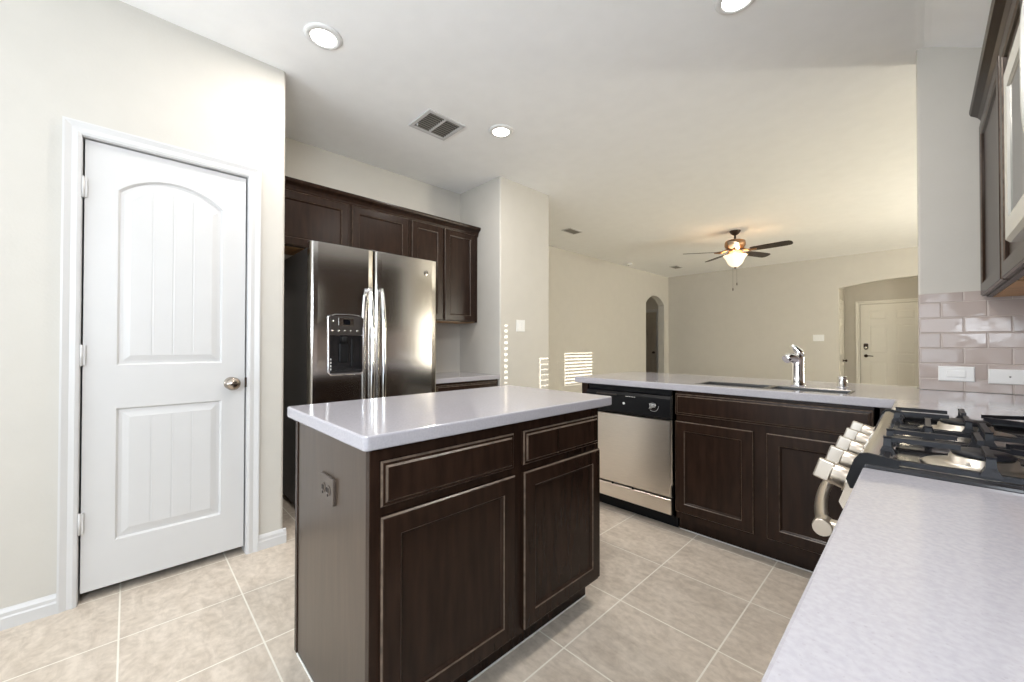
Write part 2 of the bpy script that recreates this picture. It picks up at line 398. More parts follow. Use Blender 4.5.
def baseboard(name, fn, u0, u1, label):
    prof = [(0, 0), (.014, 0), (.014, .045), (.011, .052), (.011, .066), (.006, .076), (0, .082)]
    mb = MB().loops([[fn(u, z, d) for d, z in prof] for u in (u0, u1)])
    return struct(name, mb, 'white_trim', label, 'baseboard')
bb = baseboard('baseboard_left', FX(XL, 1), YB, DY0-.062, 'white moulded baseboard left of the pantry door')
baseboard('baseboard_pantry', FX(XL, 1), DY1+.062, YP+.014, 'short white baseboard right of the pantry door')
baseboard('baseboard_alcove', FY(YP, 1), XK, XL+.012, 'white baseboard on the pantry side wall beside the refrigerator')
baseboard('baseboard_living', FX(XLR, 1), YC1, 8.08, 'white baseboard along the living room left wall')
baseboard('baseboard_back', FY(YF, -1), XLR, -1.03, 'white baseboard along the far living room wall')
baseboard('baseboard_wing', FX(XC, 1), YC0, YC1, 'white baseboard along the short projecting wall')

# ------------------------------------------------------------------ pantry door
def casing(fn, u0, u1, v1, wdt=.057, name='casing', m='white_trim', parent=None):
    mb = MB()
    prof = [(0, .0), (0, .010), (.012, .014), (.03, .011), (.05, .018), (wdt, .018), (wdt, 0)]
    ls = []
    for path in (0,):
        st = []
        for off, d in prof:
            st.append([fn(u0-off, 0, d), fn(u0-off, v1+off, d), fn(u1+off, v1+off, d), fn(u1+off, 0, d)])
    n = len(prof)
    ls = [[st[k][i] for k in range(n)] for i in range(4)]
    mb.loops(ls)
    return mb.build(name, m, parent)
d1 = thing('door_1', 'white two-panel pantry door with arched upper panel and round knob', 'door', (XL, (DY0+DY1)/2, 0), kind='structure')
casing(FX(XL, 1), DY0-.006, DY1+.006, DZ1+.006, parent=d1)
MB().box(XL-T, XL+.001, DY0-.02, DY0-.003, 0, DZ1+.003).box(XL-T, XL+.001, DY1+.003, DY1+.02, 0, DZ1+.003).box(XL-T, XL+.001, DY0-.02, DY1+.02, DZ1+.003, DZ1+.02).build('door_jamb', 'white_trim', d1)
SF = XL-.012                                  # slab face
a0, a1, b0, b1 = DY0+.0035, DY1-.0035, 0.043, DZ1-.003
fnD = FX(SF, 1)
def panel_outline(u0, u1, v0, vs, vc, n=18):
    pts = [(u0, v0), (u1, v0)]
    if vc > vs: pts += list(reversed(arch(u0, u1, vs, vc, n)))
    else: pts += [(u1, vs), (u0, vs)]
    return pts
def inset(pts, i):
    cu = (min(p[0] for p in pts)+max(p[0] for p in pts))/2; cv = (min(p[1] for p in pts)+max(p[1] for p in pts))/2
    hu = max(p[0] for p in pts)-cu; hv = max(p[1] for p in pts)-cv
    return [(cu+(u-cu)*(hu-i)/hu, cv+(v-cv)*(hv-i)/hv) for u, v in pts]
slab = MB()
P1 = panel_outline(-0.040, 0.358, 1.052, 1.868, 1.952)
P2 = panel_outline(-0.040, 0.358, 0.245, 0.852, 0.852)
# front face made of a ring of faces around each sunk panel
um = (P1[0][0]+P1[1][0])/2
bm = slab.bm
def V(u, v, d): return bm.verts.new(fnD(u, v, d))
def strip(p, q):
    for i in range(len(p)-1): bm.faces.new((p[i], p[i+1], q[i+1], q[i]))
zm = 0.95
def field(P, z0, z1):
    vin = [V(u, v, 0) for u, v in P]
    # outer ring points matched to the outline
    out = []
    for k, (u, v) in enumerate(P):
        if k == 0: out.append(V(a0, z0, 0))
        elif k == 1: out.append(V(a1, z0, 0))
        elif k == 2: out.append(V(a1, z1, 0))
        elif k == len(P)-1: out.append(V(a0, z1, 0))
        else: out.append(V(a1+(a0-a1)*(k-2)/(len(P)-3), z1, 0))
    n = len(P)
    for i in range(n): bm.faces.new((out[i], out[(i+1) % n], vin[(i+1) % n], vin[i]))
    prev = vin
    for ins, d in ((.008, -.011), (.020, -.010), (.045, -.0035)):
        cur = [V(u, v, d) for u, v in inset(P, ins)]
        for i in range(n): bm.faces.new((prev[i], prev[(i+1) % n], cur[(i+1) % n], cur[i]))
        prev = cur
    bm.faces.new(prev)
field(P1, zm, b1); field(P2, b0, zm)
# sides and back
for (p, q) in (((a0, b0), (a0, b1)), ((a1, b0), (a1, b1)), ((a0, b0), (a1, b0)), ((a0, b1), (a1, b1))):
    bm.faces.new((V(p[0], p[1], 0), V(q[0], q[1], 0), V(q[0], q[1], -.035), V(p[0], p[1], -.035)))
bm.faces.new((V(a0, b0, -.035), V(a1, b0, -.035), V(a1, b1, -.035), V(a0, b1, -.035)))
bmesh.ops.remove_doubles(bm, verts=bm.verts, dist=1e-5)
for P, ia in ((P1, 1), (P2, 0)):             # vertical plank grooves on the panel field
    I = inset(P, .045); c0 = I[0][0]; c1 = I[1][0]
    for k in range(1, 4):
        u = c0+(c1-c0)*k/4
        vt = I[2][1]-.004
        if ia:
            t = (u-um)/((c1-c0)/2); vt = I[2][1] + (1.912-I[2][1])*(1-t*t)-.012
        for s in (-1, 1):
            slab.loops([[fnD(u+s*.0005, I[0][1]+.002, -.0034), fnD(u+s*.005, I[0][1]+.002, -.0034), fnD(u+s*.005, I[0][1]+.002, -.0024)],
                        [fnD(u+s*.0005, vt, -.0034), fnD(u+s*.005, vt, -.0034), fnD(u+s*.005, vt, -.0024)]])
slab.build('door_slab', 'white_trim', d1)
for z in (1.85, 1.10, 0.355):
    mb = MB().lathe([(.0055, -.045), (.0055, .045)], (XL+.0045, DY0-.001, z), seg=12)
    mb.lathe([(.0035, -.048), (.0035, .048)], (XL+.0045, DY0-.001, z), seg=10)
    mb.box(XL-.010, XL+.003, DY0-.014, DY0+.012, z-.044, z+.044)
    mb.build('hinge', 'white_trim', d1)
kx = SF
mb = MB().lathe([(.034, 0), (.034, .004), (.029, .009), (.015, .012), (.013, .026), (.022, .034), (.032, .042), (.035, .053), (.032, .064), (.022, .073), (.007, .0765), (0, .0765)], (kx, .400, .940), (1, 0, 0), 28)
tag(mb.build('door_knob', 'nickel', d1), 'satin nickel round knob')
MB().box(XL-.02, XL+.0015, DY1-.004, DY1+.0045, .915, .968, .001).build('strike_plate', 'dark_bronze', d1)

# ------------------------------------------------------------------ refrigerator wall : upper cabinets
UXF = -3.10                                     # face-frame plane
UP_G = 'wall cabinets along the refrigerator wall'
def crown(mb, fn, u0, u1, z0, d0, ret0=False, ret1=False):
    prof = [(d*1.15, z*1.3) for d, z in [(0, 0), (.006, 0), (.010, .010), (.012, .022), (.020, .034), (.034, .044), (.040, .048), (.044, .058), (.044, .066), (0, .066)]]
    ls = [[fn(u, z0+z, d0+d) for d, z in prof] for u in (u0, u1)]
    mb.loops(ls)
def upper(name, label, x_wall, x_face, s, y0, y1, z0, z1, doors, group, dz0=None):
    r = thing(name, label, 'cabinet', ((x_wall+x_face)/2, (y0+y1)/2, z0), group)
    xa, xb = sorted((x_wall, x_face))
    MB().box(xa, xb, y0+.001, y1-.001, z0, z1).build('cabinet_body', 'wood', r)
    xi = x_face-s*.02
    MB().box(min(x_wall+s*.01, xi), max(x_wall+s*.01, xi), y0+.02, y1-.02, z0-.0025, z0+.001).build('underside_panel', 'maple', r)
    for (p, q) in doors:
        cab_door(FX(x_face, s), p, q, (dz0 or z0)+.006, z1-.024).build('door', 'wood', r, 'wood_edge_glint')
    return r
uf1 = upper('wall_cabinet', 'short two-door dark wall cabinet above the refrigerator', XK+.001, UXF, 1, .66, 1.745, 1.845, 2.262, [(.70, 1.222), (1.245, 1.732)], UP_G)
uf2 = upper('wall_cabinet', 'tall two-door dark wall cabinet right of the refrigerator', XK+.001, UXF, 1, 1.747, 2.512, 1.372, 2.262, [(1.768, 2.088), (2.112, 2.468)], UP_G)
mb = MB(); crown(mb, FX(UXF, 1), .656, 2.515, 2.230, .0)
tag(mb.build('crown_moulding', 'wood'), 'dark crown moulding running above the refrigerator wall cabinets', 'moulding')

# base cabinet and counter right of the refrigerator
def base_cab(name, label, x_back, x_face, s, y0, y1, layout, group=None, toe=.075, ztop=.874):
    r = thing(name, label, 'cabinet', ((x_back+x_face)/2, (y0+y1)/2, 0), group)
    xa, xb = sorted((x_back, x_face))
    MB().box(xa, xb, y0, y1, .10, ztop).build('cabinet_body', 'wood', r)
    ta, tb = sorted((x_back, x_face-s*toe))
    MB().box(ta, tb, y0, y1, 0, .10).build('toe_kick', 'wood', r)
    for kind, p, q, z0, z1 in layout:
        fn = FX(x_face, s)
        (cab_door if kind == 'door' else cab_drawer)(fn, p, q, z0, z1).build(kind, 'wood', r, 'wood_edge_glint')
    return r
base_cab('base_cabinet', 'dark base cabinet between the refrigerator and the projecting wall', XK+.001, -2.795, 1, 1.80, 2.515,
         [('drawer', 1.82, 2.495, .68, .808), ('door', 1.82, 2.145, .13, .66), ('door', 2.17, 2.495, .13, .66)], ztop=.828)
MB().box(XK+.001, -2.765, 1.795, 2.518, .829, .868, .003, 2).build('countertop', 'quartz')
tag(bpy.data.objects['countertop'], 'short white quartz countertop right of the refrigerator', 'countertop')

# ------------------------------------------------------------------ refrigerator
FYL, FYR, FS = .829, 1.778, 1.2535
fr = thing('refrigerator', 'stainless side-by-side refrigerator with ice and water dispenser', 'refrigerator', (-3.02, 1.297, 0))
MB().box(-3.36, -2.775, FYL+.008, FYR-.008, .03, 1.79, .006).build('cabinet_body', 'fridge_side', fr)
MB().box(-2.80, -2.76, FYL+.02, FYR-.02, .02, .11).build('base_grille', 'black_plastic', fr)
for yy in (FYL+.06, FYR-.06):
    MB().box(-2.86, -2.72, yy-.03, yy+.03, 1.791, 1.812, .005).build('hinge_cover', 'fridge_side', fr)
def fdoor(y0, y1, cut=None):
    mb = MB(); x0, x1 = -2.768, -2.70
    n = 10; prof = []
    for i in range(n+1):                        # front gently crowned, with rounded vertical edges
        t = i/n; prof.append((y0+(y1-y0)*t, x1-.0008*(2*t-1)**2))
    prof = [(y0, x0), (y0, x1-.026), (y0+.002, x1-.017), (y0+.007, x1-.010), (y0+.016, x1-.0055)] + [p for p in prof[1:-1]] + [(y1-.016, x1-.0055), (y1-.007, x1-.010), (y1-.002, x1-.017), (y1, x1-.026), (y1, x0)]
    z0, z1 = .125, 1.815
    mb.loops([[Vector((x, y, z)) for y, x in prof] for z in (z0, z1)])
    return mb
fl = fdoor(FYL, FS-.003).build('freezer_door', 'steel', fr)
fq = fdoor(FS+.003, FYR).build('fresh_food_door', 'steel', fr)
for dd, e in ((fl, (FYL, FS-.003)), (fq, (FS+.003, FYR))):
    MB().box(-2.768, -2.714, e[0]+.0005, e[1]-.0005, 1.8152, 1.819).build('door_cap', 'fridge_side', dd)
for dd, yc in ((fl, 1.207), (fq, 1.292)):
    pts = []
    for i in range(21):
        t = i/20; z = .50+1.045*t
        bow = .050*(1-(2*t-1)**4)
        pts.append((-2.692+.018+bow*.9, yc, z))
    mb = MB().tube(pts, [.0145]*21, 12)
    mb.tube([(-2.706, yc, .52), (-2.668, yc, .515)], .014, 10).tube([(-2.706, yc, 1.528), (-2.668, yc, 1.533)], .014, 10)
    tag(mb.build('handle', 'chrome', dd), 'bowed bright metal handle')
# dispenser
ds = MB()
Dy0, Dy1, Dz0, Dz1 = .932, 1.172, .945, 1.355
fnF = FX(-2.705, 1)
def rr_(i, d):
    u0, u1, v0, v1 = Dy0+i, Dy1-i, Dz0+i, Dz1-i; c = .02
    return [fnF(u0+c, v0, d), fnF(u1-c, v0, d), fnF(u1, v0+c, d), fnF(u1, v1-c, d), fnF((u0+u1)/2+.07, v1-.003, d), fnF((u0+u1)/2, v1, d), fnF((u0+u1)/2-.07, v1-.003, d), fnF(u0, v1-c, d), fnF(u0, v0+c, d)]
ds.loops([rr_(0, 0), rr_(0, .012), rr_(.004, .016), rr_(.011, .016), rr_(.012, .008)])
dz = tag(ds.build('dispenser', 'chrome', fl), 'black ice and water dispenser in a bright surround')
mb = MB().box(-2.7015, -2.6885, Dy0+.014, Dy1-.014, 1.215, 1.342, .002); mb.build('control_panel', 'grey_panel', fl)
mb = MB()
y0, y1, z0, z1 = Dy0+.014, Dy1-.014, Dz0+.014, 1.213
# niche drawn as dark liner with raised side walls and a tray
mb.box(-2.6975, -2.6955, y0, y1, z0, z1)
mb.box(-2.6955, -2.690, y0, y0+.012, z0, z1).box(-2.6955, -2.690, y1-.012, y1, z0, z1)
mb.box(-2.6955, -2.684, y0, y1, z0, z0+.022, .003)
mb.build('niche_liner', 'black_gloss', fl)
mb = MB().box(-2.6955, -2.683, 1.005, 1.065, 1.03, 1.16, .006).lathe([(.022, 0), (.022, .03), (.014, .045)], (-2.69, 1.035, 1.203), (0, 0, -1), 14)
mb.box(-2.6955, -2.687, 1.085, 1.10, 1.0, 1.19, .003)
mb.build('dispenser_paddle', 'black_plastic', fl)
MB().box(-2.689, -2.6872, 1.00, 1.10, 1.275, 1.328, .0005).build('display_frame', 'steel', fl)
MB().box(-2.6875, -2.6862, 1.030, 1.075, 1.282, 1.318).build('display', 'display', fl)
for y, z in ((.958, 1.242), (1.000, 1.242), (1.040, 1.242), (1.080, 1.242), (1.125, 1.242), (.963, 1.305)):
    MB().lathe([(.007, 0), (.007, .002), (.005, .003), (0, .003)], (-2.6885, y, z), (1, 0, 0), 10).build('button', 'steel', fl)
mb = MB()
for k in range(4): mb.box(-2.690, -2.6892, y0+.003, y0+.008, .98+k*.022, .992+k*.022)
mb.build('marking', 'plastic_white', fl)
mb = MB()
mb.lathe([(.021, 0), (.021, .002), (.019, .0025), (0, .0025)], (-2.7005, 1.672, 1.712), (1, 0, 0), 24)
bd = mb.build('badge', 'steel', fq)
mb = MB().tube([(-2.6975, 1.672+.0175*math.cos(a), 1.712+.0175*math.sin(a)) for a in [2*PI*i/24 for i in range(25)]], .0011, 6)
def curl(cx, s):
    return [(-2.6975, cx+s*.006*math.cos(a)*(1-.3*a/6), 1.712+.011*math.sin(a)*(1-.3*a/6)) for a in [i*.35 for i in range(16)]]
mb.tube(curl(1.666, -1), .0012, 6).tube(curl(1.679, -1), .0012, 6).tube([(-2.6975, 1.675, 1.712), (-2.6975, 1.684, 1.712)], .0012, 6)
mb.build('monogram', 'grey_panel', bd)

# ------------------------------------------------------------------ island
IX0, IX1, IY0, IY1 = -0.987, -1.681, .433, 1.600
isl = thing('kitchen_island', 'freestanding dark wood kitchen island cabinet under the pale quartz top', 'island', (-1.33, .99, 0))
MB().box(-1.625, -1.030, .466, 1.514, .105, .873).build('cabinet_body', 'wood', isl)
MB().box(-1.62, -1.078, .470, 1.512, 0, .106).build('toe_kick', 'wood', isl)
MB().box(-1.620, -1.032, .460, .467, .0, .872, .001).build('end_panel', 'wood_lit_side', isl)
MB().box(-1.648, -1.622, .456, 1.518, .0, .873, .002).build('back_panel', 'wood', isl)
MB().box(-1.036, -1.012, .458, 1.518, .105, .873, .0015).build('face_frame', 'wood', isl)
fnI = FX(-1.012, 1)
for kind, p, q, z0, z1 in (('drawer', .484, .978, .715, .838), ('drawer', 1.026, 1.500, .715, .838), ('door', .484, .982, .125, .690), ('door', 1.026, 1.506, .125, .690)):
    (cab_door if kind == 'door' else cab_drawer)(fnI, p, q, z0, z1).build(kind, 'wood', isl, 'wood_edge_glint')
op = MB().box(-1.362, -1.250, .450, .461, .654, .736, .002).build('outlet', 'brown_plate', isl)
tag(op, 'brown double socket plate on the end panel')
for xx in (-1.327, -1.285):
    mb = MB().lathe([(.0165, 0), (.0165, .002), (.015, .003), (0, .003)], (xx, .450, .695), (0, -1, 0), 18)
    o_ = mb.build('socket', 'brown_plate', op)
    mb = MB().box(xx-.007, xx-.004, .4455, .4475, .690, .705).box(xx+.004, xx+.007, .4455, .4475, .690, .705).box(xx-.002, xx+.002, .4455, .4475, .678, .685)
    mb.build('socket_slots', 'black_plastic', op)
MB().box(-1.079, -1.074, .458, 1.514, .0, .006, .0015).box(-1.62, -1.03, .455, .460, 0, .006, .0015).build('caulk_line', 'caulk', isl)
ct = MB(); ct.vround(IX1, IX0, IY0, IY1, .874, .914, .014, 4)
es = [e for e in ct.bm.edges if abs(e.verts[0].co.z-e.verts[1].co.z) < 1e-5 and e.is_manifold and e.calc_face_angle() > .8]
bmesh.ops.bevel(ct.bm, geom=es, offset=.005, segments=2, affect='EDGES', profile=.5)
tag(ct.build('countertop', 'quartz'), 'pale quartz countertop of the freestanding island', 'countertop')

# ------------------------------------------------------------------ peninsula: counter, cabinets, dishwasher
PF = 2.41
PCY, PCX, PBK = 2.383, -1.793, 3.24
RCX = -0.081
def slab_cells(xs, ys, keep, z0, z1, bev=.004):
    mb = MB(); bm = mb.bm; vs = {}
    def v(i, j, z):
        k = (i, j, z)
        if k not in vs: vs[k] = bm.verts.new((xs[i], ys[j], z))
        return vs[k]
    nx, ny = len(xs)-1, len(ys)-1
    K = lambda i, j: 0 <= i < nx and 0 <= j < ny and keep(i, j)
    for i in range(nx):
        for j in range(ny):
            if not K(i, j): continue
            for z in (z0, z1): bm.faces.new((v(i, j, z), v(i+1, j, z), v(i+1, j+1, z), v(i, j+1, z)))
            for (di, dj, p, q) in ((-1, 0, (i, j), (i, j+1)), (1, 0, (i+1, j), (i+1, j+1)), (0, -1, (i, j), (i+1, j)), (0, 1, (i, j+1), (i+1, j+1))):
                if not K(i+di, j+dj): bm.faces.new((v(*p, z0), v(*q, z0), v(*q, z1), v(*p, z1)))
    bmesh.ops.recalc_face_normals(bm, faces=bm.faces)
    es = [e for e in bm.edges if e.is_manifold and e.calc_face_angle() > .8]
    if bev: bmesh.ops.bevel(bm, geom=es, offset=bev, segments=2, affect='EDGES', profile=.5)
    return mb
SX0, SX1, SY0, SY1 = -.955, -.245, 2.485, 2.690
xs = [PCX, SX0, SX1, -.535, XD-.002, XR-.0105]
xs = sorted(set(xs + [RCX])); ys = [1.787, PCY, SY0, SY1, YT-.0105, PBK]
def keepP(i, j):
    xc, yc = (xs[i]+xs[i+1])/2, (ys[j]+ys[j+1])/2
    if xc < RCX and yc < PCY: return False
    if SX0 < xc < SX1 and SY0 < yc < SY1: return False
    if xc > XD-.002 and yc > YT-.0105: return False
    return True
tag(slab_cells(xs, ys, keepP, .874, .914).build('countertop', 'quartz'), 'long pale quartz peninsula countertop holding the sink', 'countertop')
# sink
sk = thing('kitchen_sink', 'stainless double-bowl undermount sink in the peninsula counter', 'sink', (-.6, 2.6, .70))
def bowl(x0, x1):
    mb = MB(); y0, y1 = SY0+.002, SY1-.002; z0 = .70
    def R(i, z): return [Vector((x0+i, y0+i, z)), Vector((x1-i, y0+i, z)), Vector((x1-i, y1-i, z)), Vector((x0+i, y1-i, z))]
    mb.loops([R(-.008, .9142), R(-.0075, .9158), R(.004, .9158), R(.006, .913), R(.010, z0+.03), R(.035, z0), R(.09, z0)], cap0=False)
    mb.loops([R(-.008, .9142), R(.002, .9141), R(.006, z0+.028), R(.034, z0-.003), R(.09, z0-.003)], cap0=False)
    return mb
xm = -.59
bowl(SX0+.002, xm-.009).build('bowl', 'sink_steel_shaded', sk); bowl(xm+.009, SX1-.002).build('bowl', 'sink_steel_shaded', sk)
for xx in (-.775, -.42):
    MB().lathe([(.04, 0), (.04, .003), (.03, .004), (.012, .001), (0, .001)], (xx, 2.588, .701), seg=20).build('drain', 'chrome', sk)
# faucet
fa = thing('faucet', 'chrome single-lever pull-out kitchen faucet behind the sink', 'faucet', (-.50, 2.80, .914))
FXc, FYc = -.500, 2.80
MB().lathe([(.036, 0), (.036, .006), (.032, .010), (.030, .05), (.0295, .11), (.031, .15), (.029, .175), (.018, .192), (0, .196)], (FXc, FYc, .914), seg=24).build('faucet_body', 'chrome', fa)
MB().tube([(FXc, FYc, 1.055), (FXc-.012, FYc-.018, 1.070), (FXc-.024, FYc-.036, 1.078), (FXc-.036, FYc-.054, 1.077), (FXc-.047, FYc-.070, 1.066)], [.024, .027, .028, .027, .023], 16).build('spout', 'chrome', fa)
MB().tube([(FXc+.010, FYc+.004, 1.085), (FXc+.004, FYc-.002, 1.112), (FXc-.010, FYc-.010, 1.132), (FXc-.024, FYc-.022, 1.150)], [.026, .022, .015, .009], 12).build('lever', 'chrome', fa)
sd = thing('air_gap', 'small chrome cylinder cap on the counter right of the faucet', 'air gap', (-.31, 2.88, .914))
MB().lathe([(.026, 0), (.026, .005), (.0215, .008), (.0215, .052), (.0195, .060), (.012, .063), (0, .063)], (-.31, 2.88, .914), seg=22).build('cap', 'chrome', sd)
MB().lathe([(.029, 0), (.029, .004), (.026, .006)], (-.31, 2.88, .914), seg=22).build('base_ring', 'chrome', sd)
# peninsula cabinets
def FYm(plane): return FY(plane, -1)
def pen_cab(name, label, x0, x1, layout):
    r = thing(name, label, 'cabinet', ((x0+x1)/2, 2.7, 0))
    MB().box(x0, x1, PF, 3.0, .10, .873).build('cabinet_body', 'wood', r)
    MB().box(x0, x1, PF+.075, 3.0, 0, .10).build('toe_kick', 'wood', r)
    for kind, p, q, z0, z1 in layout:
        (cab_door if kind == 'door' else cab_drawer)(FYm(PF), p, q, z0, z1).build(kind, 'wood', r, 'wood_edge_glint')
    return r
sb = thing('sink_cabinet', 'two-door dark sink cabinet in the peninsula right of the dishwasher', 'cabinet', (-.6, 2.7, 0))
# body hollow under the sink
MB().box(-1.062, -1.044, PF, 3.0, .10, .873).box(-.15, -.132, PF, 3.0, .10, .873).box(-1.044, -.15, PF+.01, 3.0, .10, .118).box(-1.044, -.15, 2.985, 3.0, .118, .873).build('cabinet_body', 'wood', sb)
MB().box(-1.062, -.132, PF+.083, 2.99, 0, .10).build('toe_kick', 'wood', sb)
MB().box(-1.062, -1.0, PF, PF+.019, .10, .873).box(-.20, -.132, PF, PF+.019, .10, .873).box(-.63, -.56, PF, PF+.019, .10, .873).box(-1.0, -.63, PF+.0004, PF+.018, .69, .735).box(-1.0, -.63, PF+.0004, PF+.018, .10, .15).box(-1.0, -.63, PF+.0004, PF+.018, .83, .873).box(-.56, -.2, PF+.0004, PF+.018, .69, .735).box(-.56, -.2, PF+.0004, PF+.018, .10, .15).box(-.56, -.2, PF+.0004, PF+.018, .83, .873).build('face_frame', 'wood', sb)
for p, q in ((-1.047, -.627), (-.566, -.150)): cab_door(FYm(PF), p, q, .143, .690).build('door', 'wood', sb, 'wood_edge_glint')
cab_drawer(FYm(PF), -1.047, -.152, .728, .855).build('false_drawer_front', 'wood', sb, 'wood_edge_glint')
MB().box(-1.062, -.132, PF+.078, PF+.083, 0, .006, .0015).build('caulk_line', 'caulk', sb)
ff = thing('corner_filler', 'dark filler panel in the corner between sink cabinet and range', 'cabinet', (-.09, 2.4, 0))
MB().box(-.131, -.05, PF, PF+.02, .10, .873).build('filler_panel', 'wood', ff)
MB().box(-.131, .02, PF+.083, PF+.10, 0, .10).build('toe_kick', 'wood', ff)
pe = MB().box(-1.755, -1.700, PF+.01, 3.0, 0, .873, .001)
tag(pe.build('end_panel', 'wood'), 'dark end panel left of the dishwasher', 'panel')
kw = MB().box(-1.755, XD-.003, 3.001, 3.05, 0, .872)
struct('wall_peninsula', kw, 'paint', 'low painted wall on the living room side of the peninsula', 'wall')
# dishwasher
dw = thing('dishwasher', 'stainless built-in dishwasher with black control strip', 'dishwasher', (-1.38, 2.7, 0))
wx0, wx1 = -1.686, -1.070
MB().box(wx0+.006, wx1-.006, 2.43, 2.99, .10, .870).build('tub', 'fridge_side', dw)
cp = MB(); 
cp.prism([(2.432, .690), (2.384, .692), (2.378, .705), (2.382, .815), (2.392, .832), (2.432, .838)], lambda u, v, d: Vector((d, u, v)), wx0, wx1)
cpo = cp.build('control_panel', 'black_plastic', dw)
tag(cpo, 'black control strip')
MB().box(wx0+.006, wx1-.004, 2.41, 2.43, .838, .868).build('top_trim', 'black_plastic', dw)
dp = MB(); dp.loops([rect(FYm(2.432), wx0, wx1, .213, .684, 0, 0), rect(FYm(2.432), wx0, wx1, .213, .684, 0, .040), rect(FYm(2.432), wx0, wx1, .213, .684, .005, .046)])
tag(dp.build('door_panel', 'steel_warm', dw), 'brushed stainless door panel')
lp = MB(); lp.loops([rect(FYm(2.432), wx0, wx1, .108, .203, 0, 0), rect(FYm(2.432), wx0, wx1, .108, .203, 0, .040), rect(FYm(2.432), wx0, wx1, .108, .203, .004, .045)])
tag(lp.build('access_panel', 'steel_warm', dw), 'brushed stainless lower access panel')
MB().box(wx0+.002, wx1-.002, 2.495, 2.52, 0, .10).box(wx0+.002, wx1-.002, 2.44, 2.52, .085, .105).build('toe_kick', 'black_plastic', dw)
for xx in (-1.475, -1.325): MB().lathe([(.006, 0), (.006, .006), (0, .006)], (xx, 2.39, .208), (0, -1, 0), 10).build('screw', 'black_plastic', dw)
MB().box(-1.0695, -1.0635, 2.400, 2.43, .285, .868).build('edge_strip', 'steel', dw)
dl = MB().lathe([(.028, 0), (.027, .014), (.022, .018), (0, .018)], (-1.178, 2.381, .765), (0, -1, 0), 24).build('dial', 'black_gloss', cpo)
mb = MB()
for k in range(5):
    a = .5+k*.35
    mb.tube([(-1.178+.026*math.cos(t), 2.3795, .758+.028*math.sin(t)) for t in [a-2.4+.0*i for i in (0, 1)]] if False else [(-1.198+k*.009, 2.362, .748+.003*k), (-1.190+k*.009, 2.362, .765+.002*k), (-1.196+k*.009, 2.362, .782)], .0016, 6)
mb.tube([(-1.178+.034*math.cos(t), 2.3795, .765+.034*math.sin(t)) for t in [-2.2+.25*i for i in range(10)]], .0012, 6)
mb.build('dial_marking', 'plastic_white', cpo)
MB().lathe([(.0085, 0), (.0085, .003), (.006, .005), (0, .005)], (-1.385, 2.381, .760), (0, -1, 0), 16).build('button', 'plastic_white', cpo)
mb = MB().box(-1.60, -1.44, 2.372, 2.392, .806, .818, .003); mb.build('latch_handle', 'grey_panel', cpo)
mb = MB()
for k in range(6): mb.box(-1.37+k*.012, -1.362+k*.012, 2.377, 2.381, .806, .811)
mb.build('vent_slot', 'steel', cpo)

# ------------------------------------------------------------------ right run: base cabinets, counter, range
tag(slab_cells([RCX, XR-.0105], [-.95, 1.022], lambda i, j: True, .874, .914).build('countertop', 'quartz'), 'wide pale quartz countertop in the right foreground', 'countertop')
base_cab('base_cabinet', 'dark base cabinet under the right foreground countertop', XR-.012, -.045, -1, -.93, 1.0,
         [('drawer', -.91, -.30, .71, .85), ('drawer', -.27, .34, .71, .85), ('drawer', .37, .985, .71, .85), ('door', -.91, -.30, .13, .69), ('door', -.27, .34, .13, .69), ('door', .37, .985, .13, .69)])
base_cab('base_cabinet', 'dark corner base cabinet beyond the range', XR-.012, -.045, -1, 1.788, PF-.002, [('drawer', 1.80, 2.32, .71, .85), ('door', 1.80, 2.32, .13, .69)])
RY0, RY1 = 1.024, 1.785
rg = thing('gas_range', 'stainless gas range with black cast-iron grates and steel knobs', 'range', (.22, 1.386, 0))
MB().box(-.062, XR-.015, RY0, RY1, .02, .905).build('oven_body', 'enamel', rg)
MB().box(-.04, .4, RY0+.02, RY1-.02, 0, .03).build('toe_kick', 'black_plastic', rg)
# cooktop with raised rim, recessed deck
ck = MB(); X0, X1 = -.078, XR-.016
def RR(i, z): return [Vector((X0+i, RY0+i-.003, z)), Vector((X1-i, RY0+i-.003, z)), Vector((X1-i, RY1-i+.003, z)), Vector((X0+i, RY1-i+.003, z))]
ck.loops([RR(.002, .905), RR(0, .910), RR(.0, .919), RR(.004, .923), RR(.014, .923), RR(.024, .914), RR(.034, .913)])
tag(ck.build('cooktop', 'enamel', rg), 'glossy dark cooktop deck')
MB().box(XR-.075, XR-.0105, RY0, RY1, .905, .965, .004).build('back_trim', 'steel', rg)
